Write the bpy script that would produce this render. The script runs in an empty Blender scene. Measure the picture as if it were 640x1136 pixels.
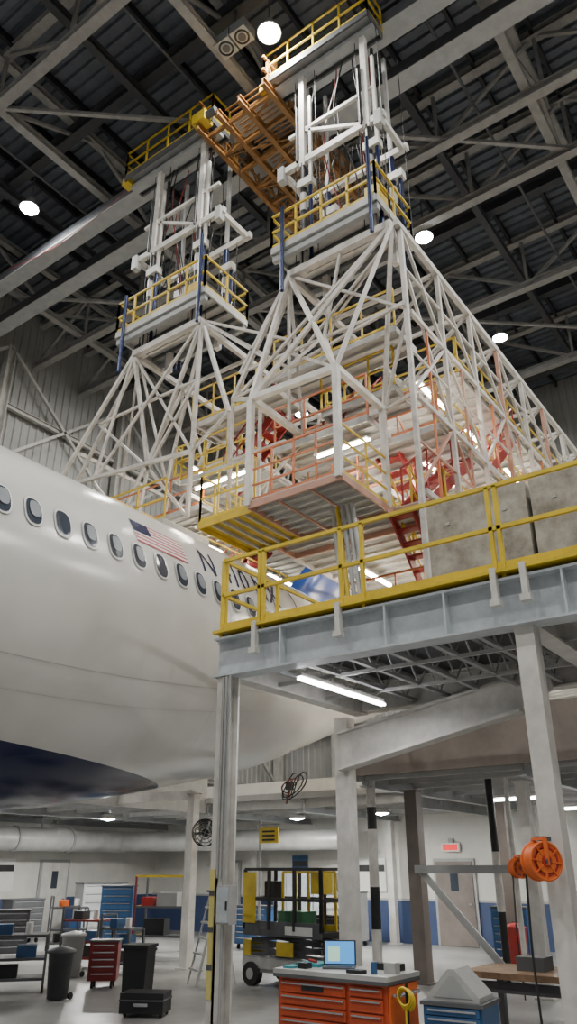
import bpy, bmesh, math, random
from mathutils import Vector, Matrix
random.seed(7)
H=1.9
# ---------------------------------------------------------------- materials
def mat(name,col,rough=.5,metal=0.0,var=.15,scale=3.0,bump=0.0,emis=None,estr=0,spec=.5,dirt=None):
    m=bpy.data.materials.new(name); m.use_nodes=True
    nt=m.node_tree; bs=nt.nodes['Principled BSDF']
    tc=nt.nodes.new('ShaderNodeTexCoord'); n=nt.nodes.new('ShaderNodeTexNoise')
    n.inputs['Scale'].default_value=scale; n.inputs['Detail'].default_value=6
    n.inputs['Roughness'].default_value=.65
    nt.links.new(tc.outputs['Object'],n.inputs['Vector'])
    r=nt.nodes.new('ShaderNodeValToRGB')
    d=dirt if dirt else tuple(c*(1-var*2) for c in col)
    r.color_ramp.elements[0].position=.3; r.color_ramp.elements[1].position=.62
    r.color_ramp.elements[0].color=(max(d[0],0),max(d[1],0),max(d[2],0),1)
    r.color_ramp.elements[1].color=(*col,1)
    nt.links.new(n.outputs['Fac'],r.inputs['Fac'])
    nt.links.new(r.outputs['Color'],bs.inputs['Base Color'])
    bs.inputs['Roughness'].default_value=rough; bs.inputs['Metallic'].default_value=metal
    if bump:
        bp=nt.nodes.new('ShaderNodeBump'); bp.inputs['Strength'].default_value=bump
        nt.links.new(n.outputs['Fac'],bp.inputs['Height']); nt.links.new(bp.outputs['Normal'],bs.inputs['Normal'])
    if emis:
        bs.inputs['Emission Color'].default_value=(*emis,1); bs.inputs['Emission Strength'].default_value=estr
    return m
M={}
M['white']=mat('white_painted_steel',(.64,.62,.58),.45,var=.14)
M['dwhite']=mat('dock_cream_steel',(.56,.53,.49),.5,var=.17)
M['pink']=mat('primer_pink_steel',(.46,.25,.18),.5,var=.12)
M['grey']=mat('grey_painted_steel',(.34,.35,.35),.45,var=.1)
M['lgrey']=mat('light_grey_steel',(.42,.42,.41),.45,var=.12)
M['beamblue']=mat('pale_blue_grey_paint',(.50,.54,.57),.4,var=.12,scale=5)
M['dgrey']=mat('dark_grey_steel',(.09,.093,.1),.5,var=.15)
M['roof']=mat('roof_deck_metal',(.12,.135,.16),.55,.1,var=.12)
M['purlin']=mat('purlin_dark',(.018,.02,.024),.6)
M['truss']=mat('roof_truss_paint',(.28,.272,.26),.6,var=.14)
M['frm']=mat('wall_frame_paint',(.40,.39,.36),.6,var=.14)
M['trussd']=mat('roof_truss_dark',(.045,.047,.052),.6,var=.12)
M['yellow']=mat('safety_yellow',(.68,.49,.025),.4,var=.14)
M['dyellow']=mat('dock_yellow',(.60,.42,.03),.45,var=.14)
M['paleyellow']=mat('pale_yellow_label',(.66,.58,.2),.5,var=.12)
M['orange']=mat('orange_reel_paint',(.78,.16,.03),.4,var=.1)
M['dorange']=mat('dock_orange_rail',(.56,.17,.06),.45,var=.15)
M['rorange']=mat('red_orange_cabinet',(.50,.075,.025),.35,var=.1)
M['tan']=mat('brown_orange_steel',(.26,.12,.03),.5,var=.2)
M['red']=mat('red_paint',(.46,.03,.025),.45,var=.12)
M['stred']=mat('stair_maroon',(.30,.022,.022),.45,var=.12)
M['dred']=mat('dark_red_paint',(.22,.025,.025),.45,var=.12)
M['blue']=mat('blue_paint',(.03,.10,.24),.4,var=.1)
M['navy']=mat('navy_paint',(.012,.02,.07),.25,var=.05)
M['finblue']=mat('fin_blue_paint',(.012,.04,.19),.25,var=.05)
M['rodblue']=mat('rod_blue',(.010,.022,.08),.3,.4)
M['black']=mat('black_plastic',(.014,.014,.016),.5,var=.1)
M['rubber']=mat('rubber',(.02,.02,.02),.8)
M['galv']=mat('galvanised_panel',(.50,.50,.48),.45,.2,var=.12,scale=2)
M['chrome']=mat('silver_metal',(.6,.6,.62),.25,.9,var=.05)
M['clad']=mat('wall_cladding',(.30,.30,.285),.6,var=.12,scale=.5)
M['wall']=mat('painted_block_wall',(.64,.63,.58),.7,var=.08,scale=1)
M['wallblue']=mat('wall_blue_band',(.04,.065,.15),.6,var=.06)
M['taupe']=mat('taupe_fascia',(.20,.17,.15),.6,var=.18,scale=1.5)
M['ceil']=mat('low_ceiling',(.44,.44,.43),.7,var=.12)
M['concblock']=mat('weathered_concrete',(.42,.395,.34),.85,scale=2.2,bump=.5,dirt=(.13,.115,.09))
M['wood']=mat('worn_wood',(.24,.15,.085),.6,scale=6,dirt=(.11,.065,.035))
M['glass']=mat('window_pane_dark',(.045,.055,.075),.12,var=.1)
M['shade']=mat('window_shade',(.22,.24,.27),.3,var=.05)
M['winframe']=mat('window_frame_white',(.70,.70,.69),.3,var=.03)
M['flagred']=mat('flag_red',(.42,.07,.08),.4,var=.03)
M['flagwhite']=mat('flag_white',(.70,.70,.70),.4,var=.03)
M['seam']=mat('seam_grey',(.38,.375,.365),.5,var=.05)
M['lamp']=mat('lamp_lens',(1,1,1),.5,emis=(.93,.98,1),estr=200)
M['tube']=mat('fluorescent_tube',(1,1,1),.5,emis=(1,.93,.80),estr=60)
M['tubec']=mat('fluorescent_tube_cool',(1,1,1),.5,emis=(.97,.98,1),estr=18)
M['screen']=mat('laptop_screen',(.1,.3,.6),.3,emis=(.06,.32,.8),estr=1.0)
M['screenw']=mat('laptop_window',(.4,.6,.5),.3,emis=(.45,.8,.6),estr=.8)
M['exit']=mat('exit_sign_red',(.6,.03,.03),.4,emis=(1,.04,.03),estr=1)
M['paper']=mat('paper',(.75,.75,.72),.7,var=.03)
M['teal']=mat('teal_mat',(.05,.3,.35),.6)
M['green']=mat('green_paint',(.05,.20,.09),.5)
M['floor']=mat('polished_concrete_floor',(.33,.33,.32),.34,scale=.8,dirt=(.19,.19,.185))
def fus_mat():
    m=bpy.data.materials.new('fuselage_paint'); m.use_nodes=True; nt=m.node_tree; bs=nt.nodes['Principled BSDF']
    tc=nt.nodes.new('ShaderNodeTexCoord'); sx=nt.nodes.new('ShaderNodeSeparateXYZ')
    nt.links.new(tc.outputs['Object'],sx.inputs[0])
    my=nt.nodes.new('ShaderNodeMath'); my.operation='MULTIPLY_ADD'; my.inputs[1].default_value=.04
    nt.links.new(sx.outputs['Y'],my.inputs[0]); nt.links.new(sx.outputs['Z'],my.inputs[2])
    lt=nt.nodes.new('ShaderNodeMath'); lt.operation='LESS_THAN'; lt.inputs[1].default_value=3.68
    nt.links.new(my.outputs[0],lt.inputs[0])
    n=nt.nodes.new('ShaderNodeTexNoise'); n.inputs['Scale'].default_value=.7; n.inputs['Detail'].default_value=5
    nt.links.new(tc.outputs['Object'],n.inputs['Vector'])
    r=nt.nodes.new('ShaderNodeValToRGB'); r.color_ramp.elements[0].color=(.51,.50,.475,1); r.color_ramp.elements[1].color=(.60,.59,.565,1)
    r.color_ramp.elements[0].position=.3; r.color_ramp.elements[1].position=.6
    nt.links.new(n.outputs['Fac'],r.inputs['Fac'])
    mx=nt.nodes.new('ShaderNodeMix'); mx.data_type='RGBA'
    nt.links.new(lt.outputs[0],mx.inputs['Factor']); nt.links.new(r.outputs['Color'],mx.inputs['A'])
    mx.inputs['B'].default_value=(.006,.013,.055,1)
    nt.links.new(mx.outputs['Result'],bs.inputs['Base Color'])
    bs.inputs['Roughness'].default_value=.2
    return m
M['fus']=fus_mat()

# ---------------------------------------------------------------- builder
class B:
    def __init__(s,name,loc=None,rz=0,k=1.0):
        s.name=name; s.v=[]; s.f=[]; s.m=[]; s.sm=[]; s.mats=[]
        s.loc=loc; s.rz=rz; s.k=k
    def add(s,vs,fs,mt,smooth=False):
        o=len(s.v); s.v+= [tuple(v) for v in vs]
        if mt not in s.mats: s.mats.append(mt)
        k=s.mats.index(mt)
        for f in fs: s.f.append([i+o for i in f]); s.m.append(k); s.sm.append(smooth)
    def box(s,x0,x1,y0,y1,z0,z1,mt):
        vs=[(x,y,z) for z in (z0,z1) for (x,y) in ((x0,y0),(x1,y0),(x1,y1),(x0,y1))]
        s.add(vs,[(0,3,2,1),(4,5,6,7),(0,1,5,4),(1,2,6,5),(2,3,7,6),(3,0,4,7)],mt)
    def frame(s,p,q,up=(0,0,1)):
        p=Vector(p);q=Vector(q);d=(q-p).normalized();u=Vector(up)
        if abs(d.dot(u))>.99: u=Vector((0,1,0))
        x=d.cross(u).normalized(); y=x.cross(d).normalized(); return p,q,x,y
    def beam(s,p,q,w,h,mt):
        p,q,x,y=s.frame(p,q); a=x*(w/2*s.k);b=y*(h/2*s.k)
        vs=[p-a-b,p+a-b,p+a+b,p-a+b,q-a-b,q+a-b,q+a+b,q-a+b]
        s.add(vs,[(0,1,2,3),(4,7,6,5),(0,4,5,1),(1,5,6,2),(2,6,7,3),(3,7,4,0)],mt)
    def ibeam(s,p,q,W,D,mt,t=.03):
        p,q,x,y=s.frame(p,q)
        for sg in (-1,1):
            o=y*(sg*(D/2-t/2)); s.beam(p+o,q+o,W,t,mt)
        s.beam(p,q,t,D-2*t,mt)
    def tube(s,p,q,r,mt,n=8,r2=None):
        r2=r if r2 is None else r2
        p,q,x,y=s.frame(p,q)
        vs=[];fs=[]
        for c,rr in ((p,r),(q,r2)):
            for i in range(n):
                a=2*math.pi*i/n; vs.append(c+x*math.cos(a)*rr+y*math.sin(a)*rr)
        for i in range(n): fs.append((i,n+i,n+(i+1)%n,(i+1)%n))
        s.add(vs,fs,mt,True)
        s.add(vs[:n],[tuple(range(n))],mt); s.add(vs[n:],[tuple(range(n-1,-1,-1))],mt)
    def path(s,pts,r,mt,n=6):
        for a,b in zip(pts[:-1],pts[1:]): s.tube(a,b,r,mt,n)
    def prism(s,poly,axis,a0,a1,mt):
        n=len(poly)
        def mk(p,a):
            return {'x':(a,p[0],p[1]),'y':(p[0],a,p[1]),'z':(p[0],p[1],a)}[axis]
        vs=[mk(p,a0) for p in poly]+[mk(p,a1) for p in poly]
        fs=[tuple(range(n)),tuple(range(2*n-1,n-1,-1))]+[(i,n+i,n+(i+1)%n,(i+1)%n) for i in range(n)]
        s.add(vs,fs,mt)
    def torus(s,c,axis,R,r,mt,n=24,k=8):
        c=Vector(c); ax=Vector(axis).normalized(); u=ax.orthogonal().normalized(); w=ax.cross(u)
        vs=[];fs=[]
        for i in range(n):
            a=2*math.pi*i/n; d=u*math.cos(a)+w*math.sin(a)
            for j in range(k):
                b=2*math.pi*j/k; vs.append(c+d*(R+r*math.cos(b))+ax*r*math.sin(b))
        for i in range(n):
            for j in range(k): fs.append((i*k+j,((i+1)%n)*k+j,((i+1)%n)*k+(j+1)%k,i*k+(j+1)%k))
        s.add(vs,fs,mt,True)
    def lathe(s,prof,c,mt,n=20):
        vs=[];fs=[];k=len(prof)
        for i in range(n):
            a=2*math.pi*i/n
            for r,z in prof: vs.append((c[0]+r*math.cos(a),c[1]+r*math.sin(a),c[2]+z))
        for i in range(n):
            for j in range(k-1): fs.append((i*k+j,((i+1)%n)*k+j,((i+1)%n)*k+j+1,i*k+j+1))
        s.add(vs,fs,mt,True)
    def rail(s,pts,h,mt,r=.024,mids=(.5,),sp=1.2,toe=.1):
        for a,b in zip(pts[:-1],pts[1:]):
            a=Vector(a);b=Vector(b);L=(b-a).length;n=max(1,round(L/sp))
            for i in range(n+1):
                p=a.lerp(b,i/n); s.beam(p,p+Vector((0,0,h)),r*2,r*2,mt)
            for m in list(mids)+[1]:
                o=Vector((0,0,h*m)); s.beam(a+o,b+o,r*2,r*2,mt)
            if toe: s.beam(a+Vector((0,0,toe/2)),b+Vector((0,0,toe/2)),.012,toe,mt)
    def truss(s,p,q,h,n,w,mt,mt2=None,vert=True):
        mt2=mt2 or mt
        p=Vector(p);q=Vector(q);o=Vector((0,0,h))
        s.ibeam(p,q,w*1.3,w*1.3,mt); s.ibeam(p+o,q+o,w*1.3,w*1.3,mt)
        for i in range(n):
            a=p.lerp(q,i/n);b=p.lerp(q,(i+1)/n)
            if i%2==0: s.beam(a,b+o,w*.5,w*.5,mt2)
            else: s.beam(a+o,b,w*.5,w*.5,mt2)
            if vert: s.beam(a,a+o,w*.45,w*.45,mt2)
    def deck(s,x0,x1,y0,y1,z,mt,mj,sp=.5,along='x',edge=None):
        s.box(x0,x1,y0,y1,z-.04,z,mt)
        e=edge or mj
        for yy in (y0,y1): s.beam((x0,yy,z-.1),(x1,yy,z-.1),.06,.2,e)
        for xx in (x0,x1): s.beam((xx,y0,z-.1),(xx,y1,z-.1),.06,.2,e)
        if along=='x':
            n=max(1,int((y1-y0)/sp))
            for i in range(1,n):
                yy=y0+(y1-y0)*i/n; s.beam((x0,yy,z-.09),(x1,yy,z-.09),.05,.1,mj)
        else:
            n=max(1,int((x1-x0)/sp))
            for i in range(1,n):
                xx=x0+(x1-x0)*i/n; s.beam((xx,y0,z-.09),(xx,y1,z-.09),.05,.1,mj)
    def stair(s,p,q,w,mt,mr,axis='y'):
        p=Vector(p);q=Vector(q); o=Vector((w/2,0,0)) if axis=='y' else Vector((0,w/2,0))
        for sg in (-1,1):
            s.beam(p+o*sg,q+o*sg,.06,.34,mt)
            for hh in (.5,.95):
                u=Vector((0,0,hh)); s.beam(p+o*sg+u,q+o*sg+u,.05,.05,mr)
            for i in range(5):
                a=p.lerp(q,i/4)+o*sg; s.beam(a,a+Vector((0,0,.95)),.05,.05,mr)
        n=max(3,int(abs(q.z-p.z)/.22))
        for i in range(n):
            c=p.lerp(q,(i+.5)/n)
            if axis=='y': s.box(c.x-w/2,c.x+w/2,c.y-.12,c.y+.12,c.z-.02,c.z+.02,mt)
            else: s.box(c.x-.12,c.x+.12,c.y-w/2,c.y+w/2,c.z-.02,c.z+.02,mt)
    def build(s,fix=True):
        me=bpy.data.meshes.new(s.name)
        me.from_pydata(s.v,[],s.f)
        for m in s.mats: me.materials.append(M[m])
        me.polygons.foreach_set('material_index',s.m); me.polygons.foreach_set('use_smooth',s.sm)
        if fix:
            bm=bmesh.new(); bm.from_mesh(me); bmesh.ops.recalc_face_normals(bm,faces=bm.faces); bm.to_mesh(me); bm.free()
        me.update()
        o=bpy.data.objects.new(s.name,me); bpy.context.collection.objects.link(o)
        if s.loc: o.location=s.loc; o.rotation_euler=(0,0,s.rz)
        return o
def P(x,y,z): return (x,y,z+H)

# ---------------------------------------------------------------- room shell
XL,XR,YF,YB,ZR=-28,22,-14,38,26.8
b=B('floor'); b.box(XL-1,XR+1,YF,YB+1,-.2,0,'floor'); b.build()
def corr(b,axis,fixed,u0,u1,v0,v1,pitch,dep,mt,sgn=1):
    prof=[];u=u0
    while u<u1:
        prof+= [(u,0),(u+pitch*.55,0),(u+pitch*.65,dep),(u+pitch*.9,dep)]; u+=pitch
    prof.append((u1,0)); vs=[]
    for (uu,d) in prof:
        for vv in (v0,v1):
            if axis=='z': vs.append((vv,uu,fixed+d*sgn))
            elif axis=='x': vs.append((fixed+d*sgn,uu,vv))
            else: vs.append((uu,fixed+d*sgn,vv))
    fs=[(2*i,2*i+1,2*i+3,2*i+2) for i in range(len(prof)-1)]
    b.add(vs,fs,mt)
b=B('ceiling'); corr(b,'z',ZR,YF,YB,XL,XR,.42,.12,'roof')
b.box(XL,XR,YF,YB,ZR+.2,ZR+.3,'roof'); b.build(False)
b=B('wall_left'); b.box(XL-.4,XL-.15,YF,YB,0,ZR+.3,'clad'); corr(b,'x',XL,YF,YB,0,ZR,.4,.06,'clad')
b.build(False)
b=B('wall_back'); b.box(XL,XR,YB+.15,YB+.4,0,ZR+.3,'clad'); corr(b,'y',YB,XL,XR,0,ZR,.4,.06,'clad'); b.build(False)
b=B('wall_right'); b.box(XR+.15,XR+.4,YF,YB,0,ZR+.3,'clad'); corr(b,'x',XR,YF,YB,0,ZR,.4,.06,'clad',-1); b.build(False)
b=B('hangar_wall_framing')
for y in (2,9,16,23,30,37):
    b.ibeam((XL+.4,y,0),(XL+.4,y,24),.4,.4,'frm')
for z in (6,9,12,15,18,21): b.ibeam((XL+.3,YF,z),(XL+.3,YB,z),.2,.25,'frm')
for i,y in enumerate((2,9,16,23,30)):
    for z0 in (6,12,18):
        b.beam((XL+.45,y,z0),(XL+.45,y+7,z0+6),.14,.14,'frm'); b.beam((XL+.45,y+7,z0),(XL+.45,y,z0+6),.14,.14,'frm')
for x in (-24,-17,-10,-3,4,11,18):
    b.ibeam((x,YB-.4,0),(x,YB-.4,24),.4,.4,'frm')
for z in (6,9,12,15,18,21): b.ibeam((XL,YB-.3,z),(XR,YB-.3,z),.2,.25,'frm')
b.build()
b=B('roof_truss_structure')
zb=23.9
for y in (-4,2,8,17.6,20.4,26,32):
    b.truss((XL,y,zb),(XR,y,zb),2.5,14,.25,'truss','truss')
for x in (-24.5,-17.5,-10.5,-3.5,3.5,10.5,17.5):
    b.truss((x,YF,zb+.3),(x,YB,zb+.3),2.1,14,.22,'truss','truss',vert=False)
for i,x in enumerate((-24.5,-17.5,-10.5,-3.5,3.5)):
    for j,y in enumerate((2,8,14,20,26,32)):
        if (i+j)%2==0: b.beam((x,y,zb+.1),(x+7,y+6,zb+.1),.12,.12,'truss')
for x in range(-27,22,2): b.box(x-.06,x+.06,YF,YB,ZR-.35,ZR-.02,'purlin')
for y in (-1,5,11,14,23,29,35): b.ibeam((XL,y,zb+1.9),(XR,y,zb+1.9),.35,.6,'trussd')
for x in (-21,-14,-7,0,7): b.ibeam((x,YF,zb+1.2),(x,YB,zb+1.2),.25,.35,'trussd')
for x in (-22.8,-19.2,-12.2,-5.2,1.8): b.tube((x,YF,zb+.9),(x,YB,zb+.9),.05,'dgrey',6)
b.build()

# high-bay lamps
def area(name,loc,size,energy,col=(1,1,1),rot=(0,0,0),shape='DISK',sy=None,parent=None):
    l=bpy.data.lights.new(name,'AREA'); l.shape=shape; l.size=size
    if sy: l.size_y=sy
    l.energy=energy; l.color=col
    o=bpy.data.objects.new(name,l); o.location=loc; o.rotation_euler=rot; bpy.context.collection.objects.link(o)
    if parent: o.parent=parent
    return o
for x in (-19.7,-8.75,2.3,13):
    for y in (-8,1.2,11.1,20.8,28.3):
        b=B('high_bay_lamp',loc=(x,y,zb-.25))
        b.lathe([(.02,.55),(.14,.5),(.16,.25),(.36,.02),(.36,0),(.32,0)],(0,0,0),'lgrey')
        b.lathe([(.32,.0),(.22,-.07),(.001,-.1)],(0,0,0),'lamp')
        b.beam((0,0,.5),(0,0,1.9),.04,.04,'dgrey')
        o=b.build(False)
        area('lamp_light',(0,0,-.13),.6,880,(1,.965,.9),parent=o)
b=B('ceiling_loudspeaker_pair',loc=(-9.9,10.9,22.1+H))
for dx in (-.3,.3):
    b.box(dx-.27,dx+.27,-.27,.27,0,.4,'grey'); b.torus((dx,0,0),(0,0,1),.2,.03,'black'); b.tube((dx,0,-.02),(dx,0,0),.12,'dgrey',16)
b.beam((0,0,.4),(0,0,1.6),.05,.05,'dgrey'); b.build()

# crane girders + walkway
b=B('bridge_crane_girder')
for y in (12.75,14.3):
    b.box(XL+.6,XR-.6,y-.22,y+.22,21.2+H,21.75+H,'dgrey')
    b.box(XL+.6,XR-.6,y-.3,y+.3,21.17+H,21.2+H,'grey')
b.build()
b=B('suspended_walkway')
for x in (-11.7,-10.9,-10.1,-9.2):
    b.ibeam(P(x,11.4,20.4),P(x,18.5,20.4),.14,.26,'tan')
for x in (-11.7,-9.2):
    for z in (20.95,21.5): b.beam(P(x,11.4,z),P(x,18.5,z),.07,.07,'tan')
    for i in range(13):
        y=11.6+i*.56; b.beam(P(x,y,20.5),P(x,y,21.5),.05,.05,'tan')
        if i<12: b.beam(P(x,y,20.5 if i%2 else 21.5),P(x,y+.56,21.5 if i%2 else 20.5),.045,.045,'tan')
for i in range(9): 
    y=11.9+i*.8; b.beam(P(-11.7,y,20.42),P(-9.2,y,20.42),.09,.14,'tan')
    if i<8: b.beam(P(-11.7 if i%2 else -9.2,y,20.35),P(-9.2 if i%2 else -11.7,y+.8,20.35),.05,.05,'tan')
for i in range(44):
    y=11.6+i*.155; b.beam(P(-10.75,y,20.58),P(-9.3,y,20.58),.05,.02,'tan')
b.box(-11.9,-11.4,11.35,11.75,20.55+H,20.95+H,'dyellow'); b.tube((-11.4,11.5,20.75+H),(-11.05,11.5,20.75+H),.12,'dgrey',12)
for x in (-11.7,-9.2): 
    for y in (12,18): b.beam(P(x,y,20.7),P(x,y,22.2),.08,.08,'tan')
b.build()

# ---------------------------------------------------------------- aircraft
RT=[(-14,2.82),(4,2.82),(7,2.78),(9,2.66),(10.7,2.5),(13.4,2.2),(16.5,1.68),(20,1.1),(24,.6),(27.5,.22)]
def Rf(y):
    if y<=RT[0][0]: return RT[0][1]
    n=len(RT)
    for i in range(n-1):
        if RT[i][0]<=y<=RT[i+1][0]:
            y0,r0=RT[i];y1,r1=RT[i+1]; d=y1-y0
            def sl(k):
                if k<=0 or k>=n-1: return 0 if k<=0 else (RT[-1][1]-RT[-2][1])/(RT[-1][0]-RT[-2][0])
                return (RT[k+1][1]-RT[k-1][1])/(RT[k+1][0]-RT[k-1][0])
            m0,m1=(0 if i<=1 else sl(i))*d,(0 if i+1<=1 else sl(i+1))*d
            t=(y-y0)/d
            return (2*t**3-3*t*t+1)*r0+(t**3-2*t*t+t)*m0+(-2*t**3+3*t*t)*r1+(t**3-t*t)*m1
    return RT[-1][1]
FX=-11.1
def zc(y): return 6.34-Rf(y)+H
def surf(y,ang,off=0):
    R=Rf(y)+off; return (FX+R*math.cos(ang),y,zc(y)+R*math.sin(ang))
def surfz(y,z,off=0):
    s=max(-.999,min(.999,(z-zc(y))/Rf(y))); return surf(y,math.asin(s),off)
b=B('airliner_fuselage')
NY=120;NA=96;vs=[];fs=[]
for i in range(NY+1):
    y=-14+41.5*i/NY
    for j in range(NA): vs.append(surf(y,2*math.pi*j/NA))
for i in range(NY):
    for j in range(NA): fs.append((i*NA+j,(i+1)*NA+j,(i+1)*NA+(j+1)%NA,i*NA+(j+1)%NA))
b.add(vs,fs,'fus',True)
b.add(vs[:NA],[tuple(range(NA))],'fus'); b.add(vs[-NA:],[tuple(range(NA))],'dgrey')
def win(y,z,w,h,off,mt,z0=None):
    n=20; pts=[]
    for i in range(n):
        a=2*math.pi*i/n; c,s_=math.cos(a),math.sin(a)
        u=math.copysign(abs(c)**.75,c)*w/2; v=math.copysign(abs(s_)**.75,s_)*h/2
        pts.append(surfz(y+u,z+v,off))
    b.add(pts,[tuple(range(n))],mt)
zw=4.46+H
for k in range(-30,16):
    y=5.66+k*.508
    if 11.5<y: break
    win(y,zw,.325,.49,.010,'seam'); win(y,zw,.31,.47,.016,'winframe'); win(y,zw,.26,.41,.022,'glass')
    if k%4!=1: win(y+.02,zw+.04,.18,.26,.028,'shade')
def ring(y,w,mt,a0=-80,a1=85,off=.006):
    vs=[];n=30
    for i in range(n+1):
        a=math.radians(a0+(a1-a0)*i/n); vs+= [surf(y,a,off),surf(y+w,a,off)]
    b.add(vs,[(2*i,2*i+1,2*i+3,2*i+2) for i in range(n)],mt)
def lon(ang0,y0,y1,w,mt,off=.006):
    vs=[];n=30
    for i in range(n+1):
        y=y0+(y1-y0)*i/n
        for d in (0,w): vs.append(surf(y,math.radians(ang0)+d/Rf(y),off))
    b.add(vs,[(2*i,2*i+1,2*i+3,2*i+2) for i in range(n)],mt)
for y in (10.0,13.3): ring(y,.010,'seam')
lon(-22,-10,14,.010,'seam'); lon(-31,4,12,.006,'seam')
for y in (11.7,12.7): ring(y,.035,'navy',-10,38,.01)
lon(38,11.7,12.73,.035,'navy',.01); lon(-10,11.7,12.73,.035,'navy',.01)
for i in range(13):
    z0=4.78+H+i*.036
    st=7.75+ (.42 if i>=6 else 0)
    pts=[];n=6
    for q in range(n+1):
        y=st+(9.0-st)*q/n
        pts+= [surfz(y,z0,.008),surfz(y,z0+.036,.008)]
    b.add(pts,[(2*q,2*q+1,2*q+3,2*q+2) for q in range(n)],'flagred' if i%2==0 else 'flagwhite')
pts=[]
for q in range(4):
    y=7.75+.42*q/3; pts+=[surfz(y,4.78+H+.216,.009),surfz(y,4.78+H+.468,.009)]
b.add(pts,[(2*q,2*q+1,2*q+3,2*q+2) for q in range(3)],'navy')
cu=bpy.data.curves.new('t','FONT'); cu.body='N 410 NX'; cu.size=.80; cu.shear=.2
to=bpy.data.objects.new('t',cu); bpy.context.collection.objects.link(to)
bpy.context.view_layer.update()
tm=bpy.data.meshes.new_from_object(to.evaluated_get(bpy.context.evaluated_depsgraph_get()))
bm=bmesh.new(); bm.from_mesh(tm); bmesh.ops.triangulate(bm,faces=bm.faces); bmesh.ops.subdivide_edges(bm,edges=bm.edges,cuts=2,use_grid_fill=True)
bm.verts.ensure_lookup_table()
vv=[surfz(9.4+v.co.x*.74,4.80+H+v.co.y*.95,.012) for v in bm.verts]
b.add(vv,[[v.index for v in f.verts] for f in bm.faces],'navy'); bm.free()
bpy.data.objects.remove(to)
def fin_sec(y0,y1,z,th):
    n=10;pts=[]
    for i in range(n+1):
        t=i/n; w=th*math.sqrt(t)*(1-t)*2.2; pts.append((FX+w,y0+(y1-y0)*t,z))
    for i in range(n-1,0,-1):
        t=i/n; w=th*math.sqrt(t)*(1-t)*2.2; pts.append((FX-w,y0+(y1-y0)*t,z))
    return pts
secs=[fin_sec(14.6,23.5,5.9+H,.34),fin_sec(16.2,23.8,7.6+H,.3),fin_sec(20.9,25.2,12.8+H,.16)]
n=len(secs[0])
for a,c in zip(secs[:-1],secs[1:]):
    b.add(a+c,[(i,(i+1)%n,n+(i+1)%n,n+i) for i in range(n)],'finblue',True)
b.add(secs[-1],[tuple(range(n))],'finblue')
for sx in (-1,1):
    x=FX+sx*3.4
    b.tube((FX+sx*2,-8,4),(x,-8,1.2),.18,'chrome',12)
    for dy in (-.95,.95):
        for dx in (-.45,.45): b.tube((x+dx-.2,-8+dy,.68),(x+dx+.2,-8+dy,.68),.68,'rubber',24)
    b.beam((x,-9,.68),(x,-7,.68),.2,.25,'chrome')
b.build()

# ---------------------------------------------------------------- mezzanine
b=B('mezzanine_platform')
ZD=3.1+H; x0,x1,y0,y1=-7.1,6.0,8.2,12.0
b.box(x0,x1,y0,y1+.1,ZD-.06,ZD,'dgrey')
b.ibeam((x0-.08,y0,ZD-.38),(x1,y0,ZD-.38),.28,.56,'beamblue',.03)
b.ibeam((x0,y0,ZD-.38),(x0,y1,ZD-.38),.25,.5,'white',.03)
b.ibeam((x0,y1,ZD-.33),(x1,y1,ZD-.33),.25,.5,'white',.03)
for x in (-2.75,2.0): b.ibeam((x,y0,ZD-.38),(x,y1,ZD-.38),.25,.5,'white',.03)
j=-6.6
while j<x1:
    for zz in (ZD-.12,ZD-.5): b.beam((j,y0+.15,zz),(j,y1-.1,zz),.07,.05,'grey')
    n=10
    for i in range(n):
        ya=y0+.15+(y1-y0-.25)*i/n; yb=y0+.15+(y1-y0-.25)*(i+1)/n
        b.tube((j,ya,ZD-.5 if i%2 else ZD-.12),(j,yb,ZD-.12 if i%2 else ZD-.5),.016,'lgrey',5)
    j+=.62
for yy in (9.5,10.8): b.beam((x0,yy,ZD-.52),(x1,yy,ZD-.52),.05,.05,'lgrey')
xs=[-7.1,-6.42,-6.35,-5.05,-4.72,-2.95,-2.85,-1.6,-.3,1,2.3,3.6,4.9,6]
for x in (-6.42,-5.05,-2.95,-2.6,-1.6,-.3,1,2.3,3.6,4.9):
    b.box(x-.035,x+.035,y0-.2,y0-.12,ZD-.40,ZD+.02,'white'); b.box(x-.06,x+.06,y0-.22,y0-.12,ZD-.43,ZD-.36,'white')
for x in (-6.0,-4.4,-3.6,-2.2,-.9,.4,2,3):
    b.box(x-.012,x+.012,y0-.14,y0,ZD-.63,ZD-.11,'beamblue')
def wcol(b,x,y,h,mt,w=.22):
    b.box(x-w/2,x+w/2,y-w/2,y-w/2+.03,0,h,mt); b.box(x-w/2,x+w/2,y+w/2-.03,y+w/2,0,h,mt)
    b.box(x-.02,x+.02,y-w/2,y+w/2,0,h,mt); b.box(x-w*.8,x+w*.8,y-w*.8,y+w*.8,0,.03,mt)
for (x,y) in ((-6.99,8.2),(2,8.25),(2,12)): wcol(b,x,y,ZD-.65,'white')
for (x,y,w_) in ((-2.72,8.25,.21),(-7.45,11.95,.26)):
    b.box(x-w_/2,x+w_/2,y-w_/2,y+w_/2,0,ZD-.65,'white'); b.box(x-w_*.8,x+w_*.8,y-w_*.8,y+w_*.8,0,.03,'white')
for dx in (.02,.07): b.tube((-6.99+dx,8.07,1.8),(-6.99+dx,8.07,ZD-.68),.016,'lgrey',6)
b.box(-7.09,-7.01,8.075,8.088,.5,1.9,'paleyellow')
for z in (.8,1.2,1.6): b.box(-7.09,-7.01,8.07,8.076,z,z+.06,'dgrey')
zA=[(-7.4,1.57+H),(-7.4,2.15+H),(-4.3,2.66+H),(-3.6,2.7+H),(-3.6,2.45+H),(-4.1,2.2+H)]
b.prism(zA,'y',11.72,11.76,'white')
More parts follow.
